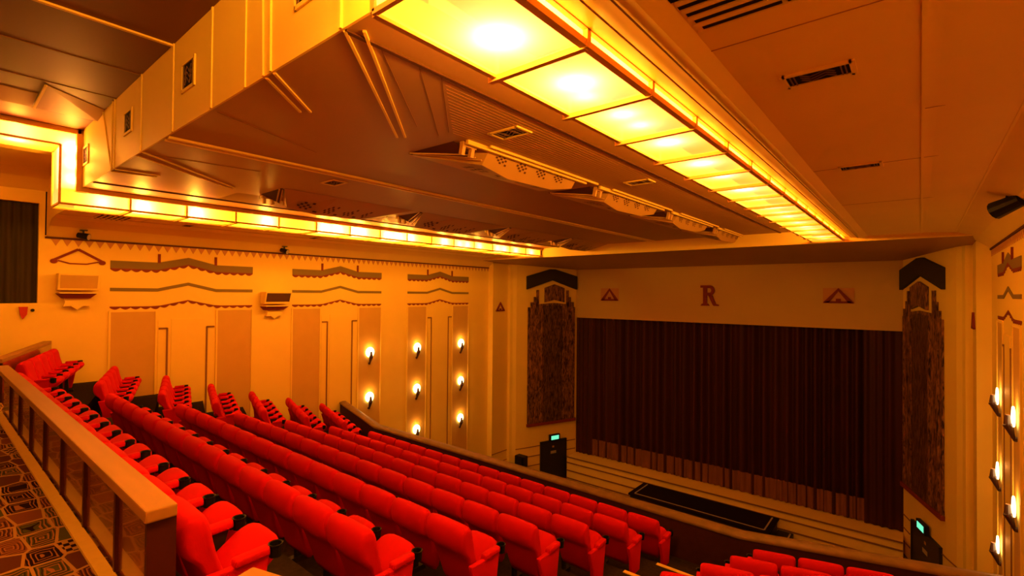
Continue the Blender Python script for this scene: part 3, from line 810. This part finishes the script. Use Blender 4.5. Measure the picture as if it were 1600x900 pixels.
while yy < 14.0:
    hot_r.append((yy, BULB * rb.choice([.6, .9, 1.0]) * (1 if yy < 9.5 else .4), 0)); yy += rb.choice([.45, .7, .42, .9])
hot_l = [(1.95, BULB * .7, .20)]
for k in range(1, 15):
    y0 = Y1 + BAY * k
    pat = [(.25, .6), (.22,), (.2,), (.75,), (), (.25, .65), (.2, .4), (.3, .7), (.15,), (.6,), (.3, .7), (.3,), (.3, .7), (.4,), (.4,)][k]
    for q in pat: hot_l.append((y0 + q * BAY * .97, BULB * (1.1 if y0 < 9.5 else .6), .21))
trough(lambda x: x, 'left', hot_l, [(.95, BULB * .8, .0), (.2, BULB * .6, .0), (-.5, BULB * .6, 0), (-1.3, BULB * .6, 0), (-2.2, BULB * .6, 0)])
trough(mx, 'right', hot_r, [(.95, BULB * 3.4, 0), (-.15, BULB * 4.5, .0), (-1.5, BULB * 2.2, 0), (-2.3, BULB * 1.2, 0)])

# ------------------------------------------------------------------ stepped plaster ventilators along the ceiling
def ventilator(f, y0, label):
    e = empty('plaster_ventilator', (f(-4.2), y0 + 1.4, ZC), label, 'ceiling ventilator', 'plaster ventilators on the ceiling')
    st = [(y0 + .43, .17), (y0 + .95, .23), (y0 + 1.85, .21), (y0 + 2.28, .13)]       # (y, drop of the fold)
    tr_ = [(-3.78, y, ZC) for y, d in st]; fo = [(-3.78 - .70 * d, y, ZC - d) for y, d in st]
    tl = [(-4.70, y0, ZC - .004)] + [(-4.70, y, ZC - .004) for y, d in st[1:3]] + [(-4.70, y0 + 2.62, ZC - .004)]
    R_ = lambda p: (f(p[0]), p[1], p[2])
    body = MB(); n = 4
    body.add([R_(p) for p in tr_ + fo + tl], [(i, i + 1, n + i + 1, n + i) for i in range(3)] + [(n + i, n + i + 1, 2 * n + i + 1, 2 * n + i) for i in range(3)]
             + [(2 * n + i, 2 * n + i + 1, i + 1, i) for i in range(3)] + [(0, n, 2 * n), (n - 1, 2 * n - 1, 3 * n - 1)])
    m = MB()
    def face_pt(u, v, inner):
        y = st[0][0] + u * (st[3][0] - st[0][0])
        for i in range(3):
            if y <= st[i + 1][0] + 1e-6: break
        t = (y - st[i][0]) / (st[i + 1][0] - st[i][0])
        a_ = Vector(tr_[i]).lerp(Vector(tr_[i + 1]), t); b_ = Vector(fo[i]).lerp(Vector(fo[i + 1]), t); c_ = Vector(tl[i]).lerp(Vector(tl[i + 1]), t)
        return a_.lerp(b_, v) if not inner else b_.lerp(c_, v)
    for inner in (False, True):
        for g in range(4):
            u0 = .09 + .215 * g
            for du, dv in ((0, .30), (.022, .20), (.022, .40), (.045, .30), (.045, .50), (.068, .20), (.068, .40), (.09, .32), (.10, .52)):
                p = [face_pt(u0 + du + a * .010, dv + b2 * .045, inner) for a, b2 in ((-1, -1), (1, -1), (1, 1), (-1, 1))]
                nn = (p[1] - p[0]).cross(p[3] - p[0]).normalized() * .004; nn = -nn if nn.z > 0 else nn
                q = [R_(x + nn) for x in p]; m.add(q, [(0, 1, 2, 3)])
            p = [face_pt(u0 + .15 + a * .018, .14 + b2 * .035, inner) for a, b2 in ((-1, -1), (1, -1), (1, 1), (-1, 1))]
            nn = (p[1] - p[0]).cross(p[3] - p[0]).normalized() * .004; nn = -nn if nn.z > 0 else nn
            m.add([R_(x + nn) for x in p], [(0, 1, 2, 3)])
    child(body, 'body', M['vent'], e, extra=[(m, M['seam'])])
    m = MB()
    for x, z, s_, ya in ((-3.755, ZC - .03, .035, .04), (-3.69, ZC - .015, .025, .34)):
        a, c = sorted((f(x - s_ / 2), f(x + s_ / 2))); m.box(a, c, y0 + ya, y0 + 2.45 + ya * .8, z - s_ / 2, ZC)
    child(m, 'moulding', M['ceil'], e)
    m = MB()       # stepped frames hanging at the near end
    for yy_ in (y0 + .06, y0 + .20): m.bar(R_((-3.83, yy_, ZC)), R_((-3.86, yy_, ZC - .14)), .05, .045, up=(0, 1, 0))
    m.bar(R_((-3.83, y0 + .03, ZC - .03)), R_((-3.83, y0 + .24, ZC - .03)), .05, .05)
    child(m, 'end_frame', M['rim'], e)
    m = MB()
    for k in range(3): m.bar(R_((-3.86 - .03 * k, y0 + .38 - .07 * k, ZC - .13 + .02 * k)), R_((-4.62, y0 + .06 - .05 * k, ZC - .012)), .02, .014)
    child(m, 'end_ribs', M['rim'], e)
    m = MB(); m.prism([R_((-3.90, y0 + .30, ZC - .11)), R_((-3.90, y0 - .02, ZC)), R_((-4.66, y0 - .03, ZC)), R_((-4.66, y0 + .01, ZC - .012))], (0, .012, 0)); child(m, 'dark_slot', M['seam'], e)
NUM = ['nearest', 'second', 'third', 'farthest']
for k in range(4):
    ventilator(lambda x: x, 3.72 + 2.85 * k, 'pierced plaster ventilator on the right half of the middle ceiling, %s of its line' % NUM[k])
    ventilator(mx, 3.72 + 2.85 * k, 'pierced plaster ventilator beside the left light trough, %s of its line' % NUM[k])
# upper ceiling wedge behind the step
up = empty('plaster_ventilator', (-8.9, 1.3, ZC + RISE), 'plain plaster ventilator wedge on the dark upper ceiling above the left trough', 'ceiling ventilator')
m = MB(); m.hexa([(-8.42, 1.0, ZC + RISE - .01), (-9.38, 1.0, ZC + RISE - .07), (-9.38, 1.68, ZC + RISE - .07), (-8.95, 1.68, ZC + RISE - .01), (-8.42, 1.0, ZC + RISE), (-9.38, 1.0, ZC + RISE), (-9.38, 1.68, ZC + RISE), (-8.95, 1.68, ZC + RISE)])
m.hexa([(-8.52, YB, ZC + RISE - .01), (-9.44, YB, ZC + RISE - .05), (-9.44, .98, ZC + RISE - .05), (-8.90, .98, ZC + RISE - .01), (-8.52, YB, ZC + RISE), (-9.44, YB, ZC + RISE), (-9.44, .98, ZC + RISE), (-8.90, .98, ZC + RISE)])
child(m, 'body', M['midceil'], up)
m = MB(); m.bar((-8.42, 1.0, ZC + RISE - .02), (-9.38, 1.0, ZC + RISE - .07), .025, .025); child(m, 'moulding', M['ceil'], up)

# ------------------------------------------------------------------ vents
def vent(P_, w, l, label, n=7, group='fretwork vents', frame=.03, style=0):
    """P_(u, v, d): u along width, v along length, d proud of the surface"""
    e = empty('air_vent', tuple(P_(0, 0, 0)), label, 'vent', group)
    def rect(m, u0, u1, v0, v1, d0, d1):
        m.prism([P_(u, v, d0) for u, v in ((u0, v0), (u1, v0), (u1, v1), (u0, v1))], Vector(P_(0, 0, d1)) - Vector(P_(0, 0, d0)))
    m = MB(); rect(m, -w / 2, w / 2, -l / 2, l / 2, 0, .006); child(m, 'backing', M['dark'], e)
    m = MB()
    for a in (-1, 1):
        rect(m, a * w / 2 - frame / 2, a * w / 2 + frame / 2, -l / 2 - frame / 2, l / 2 + frame / 2, 0, .015); rect(m, -w / 2, w / 2, a * l / 2 - frame / 2, a * l / 2 + frame / 2, 0, .015)
    child(m, 'frame', M['ceil'], e)
    m = MB(); t = .008
    def stroke(p, q):
        p, q = Vector(p), Vector(q); dd = (q - p).normalized(); nn = Vector((-dd.y, dd.x)) * t / 2
        m.prism([P_(x, y_, .006) for x, y_ in (p + nn, q + nn, q - nn, p - nn)], Vector(P_(0, 0, .012)) - Vector(P_(0, 0, .006)))
    for a in (-.40, -.34, .34, .40): stroke((a * w, -l * .42), (a * w, l * .42))
    for k in range(3):
        o = (-.2 + .2 * k) * l
        pts = [(-.25 * w, o - .12 * l), (-.12 * w, o + .14 * l), (0, o + .02 * l), (.12 * w, o - .14 * l), (.25 * w, o + .12 * l)]
        for p, q in zip(pts, pts[1:]): stroke(p, q)
    child(m, 'fretwork', M['grillemetal'], e)
    return e
cv = lambda x, y, z: (lambda u, v, d: Vector((x + u, y + v, z - d)))
vent(cv(-3.24, 3.86, ZC), .36, .22, 'fretwork vent on the middle ceiling beside the nearest right ventilator')
vent(cv(-3.16, 6.72, ZC), .36, .22, 'fretwork vent on the middle ceiling beside the second right ventilator')
vent(cv(-6.78, 3.98, ZC), .34, .22, 'fretwork vent on the middle ceiling left of its central moulding')
vent(cv(-.51, 3.72, 1.45), .38, .20, 'fretwork vent on the right side ceiling, nearer one')
vent(cv(-.51, 6.62, 1.45), .38, .20, 'fretwork vent on the right side ceiling, farther one')
vent(cv(-12.35, 3.78, 1.45), .38, .20, 'fretwork vent on the left side ceiling beyond the slotted vent')
vent(cv(-12.35, 6.7, 1.45), .38, .20, 'fretwork vent on the left side ceiling above the dark brown speaker')
fv = lambda x, z: (lambda u, v, d: Vector((x + u, YF - .021 - d, z + v)))
for x, lab in ((-5.53, 'small fretwork vent on the ceiling step, second from the right light trough'), (-7.68, 'small fretwork vent on the ceiling step beside its double batten'), (-10.10, 'small fretwork vent on the ceiling step beside the left light trough'), (-3.22, 'small fretwork vent on the ceiling step, cut by the top of the frame')):
    vent(fv(x, 2.13), .34, .27, lab)
def slot_vent(f, label):
    e = empty('slotted_vent', (f(-.6), 2.55, 1.45), label, 'vent', 'slotted ceiling vents')
    m = MB()
    for k in range(6):
        y = 2.68 - .085 * k
        for x0, x1 in ((-.90 - .012 * k, -.52), (-.495, -.05)):
            a, c = sorted((f(x0), f(x1))); m.box(a, c, y - .018, y + .018, 1.444, 1.45)
    child(m, 'slots', M['dark'], e)
    m = MB()
    for k in range(7):
        y = 2.722 - .085 * k
        a, c = sorted((f(-.93), f(-.02))); m.box(a, c, y - .018, y + .018, 1.438, 1.45)
    child(m, 'louvres', M['ceil'], e)
slot_vent(lambda x: x, 'slotted air vent with long dark louvres at the top of the right ceiling')
slot_vent(lambda x: mx(x) - .45, 'slotted air vent with dark louvres on the left side ceiling')

# ------------------------------------------------------------------ wall sconces
def sconce(f, y, z, label):
    e = empty('wall_sconce', (f(0), y, z), label, 'wall lamp', 'shell glass wall sconces')
    # round shell glass standing off the wall
    m = MB(); n = 18; vs = [(f(.075), y, z + .02)]; vs2 = [(f(.04), y, z + .02)]
    ring = [(y + .155 * math.cos(2 * PI * i / n), z + .03 + .165 * math.sin(2 * PI * i / n)) for i in range(n)]
    fr_ = [(f(.055), a, c) for a, c in ring]; bk = [(f(.035), a, c) for a, c in ring]
    m.add(vs + fr_, [(0, 1 + i, 1 + (i + 1) % n) for i in range(n)]); m.add(vs2 + bk, [(0, 1 + i, 1 + (i + 1) % n) for i in range(n)])
    m.add(fr_ + bk, [(i, (i + 1) % n, n + (i + 1) % n, n + i) for i in range(n)])
    child(m, 'shell_glass', M['shade'], e, smooth=True)
    m = MB(); m.cyl((f(.03), y, z - .36), (f(.10), y, z - .13), .015, .060, 10); m.cyl((f(.10), y, z - .13), (f(.11), y, z - .10), .066, .066, 10)
    m.cyl((f(.0), y, z - .33), (f(.03), y, z - .33), .04, .04, 10)
    child(m, 'torch_bracket', M['bracket'], e, smooth=False)
    m = MB(); m.cyl((f(.112), y, z - .10), (f(.112), y, z + .05), .050, .030, 8); child(m, 'bulb_holder', M['bracket'], e)
    ld = bpy.data.lights.new('bulb', 'POINT'); ld.energy = 3.5; ld.color = (1, .42, .08); ld.shadow_soft_size = .05
    o = bpy.data.objects.new('bulb', ld); COL.objects.link(o); o.parent = e; o.location = (f(.12) - f(0), 0, .14)
    return e
fl, frr = (lambda d: XL + .012 + d), (lambda d: XR - .012 - d)
SZ = (-1.93, -3.37, -4.80); ZW = ('top', 'middle', 'lowest')
for k, z in enumerate(SZ[:2]): sconce(fl, 9.36, z, 'glowing shell sconce on the left wall, %s one of the column nearest the seats' % ('upper', 'lower')[k])
for k, z in enumerate(SZ): sconce(fl, 11.30, z, 'glowing shell sconce on the left wall, %s of the middle column' % ZW[k])
for k, z in enumerate(SZ): sconce(fl, 13.45, z, 'glowing shell sconce on the left wall, %s of the column nearest the stage' % ZW[k])
for k, z in enumerate(SZ): sconce(frr, 13.45, z, 'glowing sconce seen edge on by the right wall, %s of the column nearest the stage' % ZW[k])
for k, z in enumerate(SZ[:2]): sconce(frr, 11.30, z, 'glowing sconce at the right edge of the picture, %s of two' % ('upper', 'lower')[k])

# ------------------------------------------------------------------ speakers, corbels, spotlights, small fittings
def wall_speaker(y, z, w, h_, d, mt, label):
    e = empty('wall_speaker', (XL, y, z), label, 'speaker', 'wall speakers')
    m = MB(); m.hexa([(XL + .05, y - w / 2, z - h_ / 2), (XL + .05 + d * .7, y - w / 2, z - h_ / 2), (XL + .05 + d * .7, y + w / 2, z - h_ / 2), (XL + .05, y + w / 2, z - h_ / 2),
                      (XL + .05, y - w / 2, z + h_ / 2), (XL + .05 + d, y - w / 2, z + h_ / 2), (XL + .05 + d, y + w / 2, z + h_ / 2), (XL + .05, y + w / 2, z + h_ / 2)])
    child(m, 'cabinet', M['wall'], e, bevel=.01)
    m = MB(); i = .035
    m.hexa([(XL + .05 + d * .7, y - w / 2 + i, z - h_ / 2 + i), (XL + .06 + d * .7, y - w / 2 + i, z - h_ / 2 + i), (XL + .06 + d * .7, y + w / 2 - i, z - h_ / 2 + i), (XL + .05 + d * .7, y + w / 2 - i, z - h_ / 2 + i),
            (XL + .05 + d * .97, y - w / 2 + i, z + h_ / 2 - i), (XL + .063 + d * .97, y - w / 2 + i, z + h_ / 2 - i), (XL + .063 + d * .97, y + w / 2 - i, z + h_ / 2 - i), (XL + .05 + d * .97, y + w / 2 - i, z + h_ / 2 - i)])
    child(m, 'grille', mt, e)
    m = MB(); m.box(XL, XL + .06, y - .08, y + .08, z - .08, z + .08); child(m, 'mount', M['blackmetal'], e)
    c = empty('wall_corbel', (XL, y, z - h_ / 2 - .12), 'small plaster corbel with a star shaped foot under the %s speaker' % ('pale' if mt is M['panel'] else 'dark brown'), 'corbel', 'plaster corbels')
    zt = z - h_ / 2 - .07
    m = MB(); m.hexa([(XL, y - w * .36, zt - .10), (XL + .20, y - w * .30, zt - .10), (XL + .20, y + w * .30, zt - .10), (XL, y + w * .36, zt - .10), (XL, y - w * .5, zt), (XL + .30, y - w * .44, zt), (XL + .30, y + w * .44, zt), (XL, y + w * .5, zt)])
    child(m, 'shelf', M['maroon'], c)
    m = MB(); m.box(XL, XL + .33, y - w * .46, y + w * .46, zt, zt + .025); child(m, 'shelf_top', M['wall'], c)
    zc_ = zt - .10
    m = MB(); m.prism([(XL, y + a, zc_ + b2) for a, b2 in ((-.20, 0), (.20, 0), (.19, -.08), (.22, -.17), (.10, -.16), (0, -.24), (-.10, -.16), (-.22, -.17), (-.19, -.08))], (.13, 0, 0)); child(m, 'star_foot', M['wall'], c)
wall_speaker(2.16, .18, .66, .34, .30, M['panel'], 'pale cream wall speaker on the first pilaster of the left wall')
wall_speaker(6.26, -.15, .70, .32, .34, M['speakergrey'], 'dark brown fronted wall speaker on the second pilaster of the left wall')

def spotlight(p, aim, label, s=1.0):
    e = empty('spotlight', p, label, 'spotlight', 'small ceiling spotlights')
    p, a = Vector(p), Vector(aim).normalized()
    m = MB(); c = p + Vector((0, 0, -.13 * s)); m.cyl(c - a * .10 * s, c + a * .10 * s, .055 * s, .075 * s, 14); child(m, 'lamp_body', M['blackplastic'], e)
    m = MB(); m.cyl(c + a * .10 * s, c + a * .105 * s, .06 * s, .06 * s, 14); child(m, 'lens', M['white'], e)
    m = MB(); m.bar(p, p + Vector((0, 0, -.10 * s)), .03 * s, .03 * s); m.box(p.x - .06 * s, p.x + .06 * s, p.y - .06 * s, p.y + .06 * s, p.z - .02 * s, p.z); child(m, 'bracket', M['blackmetal'], e)
spotlight((-13.48, 2.22, 1.27), (.6, .8, -.2), 'small black spotlight at the left wall top above the pale speaker')
spotlight((-13.48, 6.45, 1.27), (.8, .5, -.3), 'small black spotlight at the left wall top above the dark brown speaker')
spotlight((.88, 9.0, 1.40 + .02), (-.7, .6, -.3), 'black spotlight under the right ceiling at the edge of the frame', 1.6)
al = empty('alarm_box', (XL, 1.36, -.46), 'small red tapering box on the low wall below the olive drape', 'alarm')
m = MB(); m.prism([(XL, 1.30, -.33), (XL, 1.43, -.33), (XL, 1.42, -.48), (XL, 1.36, -.58), (XL, 1.32, -.48)], (.05, 0, 0)); child(m, 'box', M['redbox'], al)
m = MB(); m.cyl((XL, 1.50, -.40), (XL + .03, 1.50, -.40), .03, .03, 10); child(m, 'button', M['blackplastic'], al)

# olive drape in the opening at the far left
def drape_y(x, y0, y1, z0, z1, pitch, amp, seed):
    m = drape(y0, y1, 0, z0, z1, pitch, amp, seed=seed); m.v = [(x + b2, a, c) for a, b2, c in m.v]; return m
dr = empty('wall_drape', (XL - .12, -.5, -.25), 'dark olive pleated drape in the opening at the far left', 'curtain')
child(drape_y(XL - .12, -3.0, 1.58, -.25, 1.76, .16, .035, 21), 'drape', M['greencurtain'], dr, smooth=True)

# ------------------------------------------------------------------ camera, view
cam_d = bpy.data.cameras.new('camera'); cam = bpy.data.objects.new('camera', cam_d); COL.objects.link(cam)
F_, yaw, pit, rol = 770.94, math.radians(39.602), math.radians(.7402), math.radians(.4926)
fw = Vector((-math.sin(yaw), math.cos(yaw), 0)); rt = Vector((math.cos(yaw), math.sin(yaw), 0)); upv = Vector((0, 0, 1))
fw, upv = math.cos(pit) * fw + math.sin(pit) * upv, math.cos(pit) * upv - math.sin(pit) * fw
rt, upv = math.cos(rol) * rt + math.sin(rol) * upv, math.cos(rol) * upv - math.sin(rol) * rt
mt = Matrix((rt, upv, -fw)).transposed().to_4x4()
cam.matrix_world = mt
cam_d.sensor_width = 36; cam_d.lens = 36 * F_ / 1600; cam_d.clip_start = .05; cam_d.clip_end = 100
SC.camera = cam

w = bpy.data.worlds.new('world'); SC.world = w; w.use_nodes = True
w.node_tree.nodes['Background'].inputs['Color'].default_value = (0, 0, 0, 1)
SC.view_settings.view_transform = 'Standard'; SC.view_settings.look = 'None'
SC.view_settings.gamma = 1; SC.view_settings.use_curve_mapping = False
SC.view_settings.exposure = 1.08
SC.cycles.use_denoising = True
SC.cycles.max_bounces = 10; SC.cycles.diffuse_bounces = 7; SC.cycles.transmission_bounces = 6
SC.cycles.sample_clamp_indirect = 10
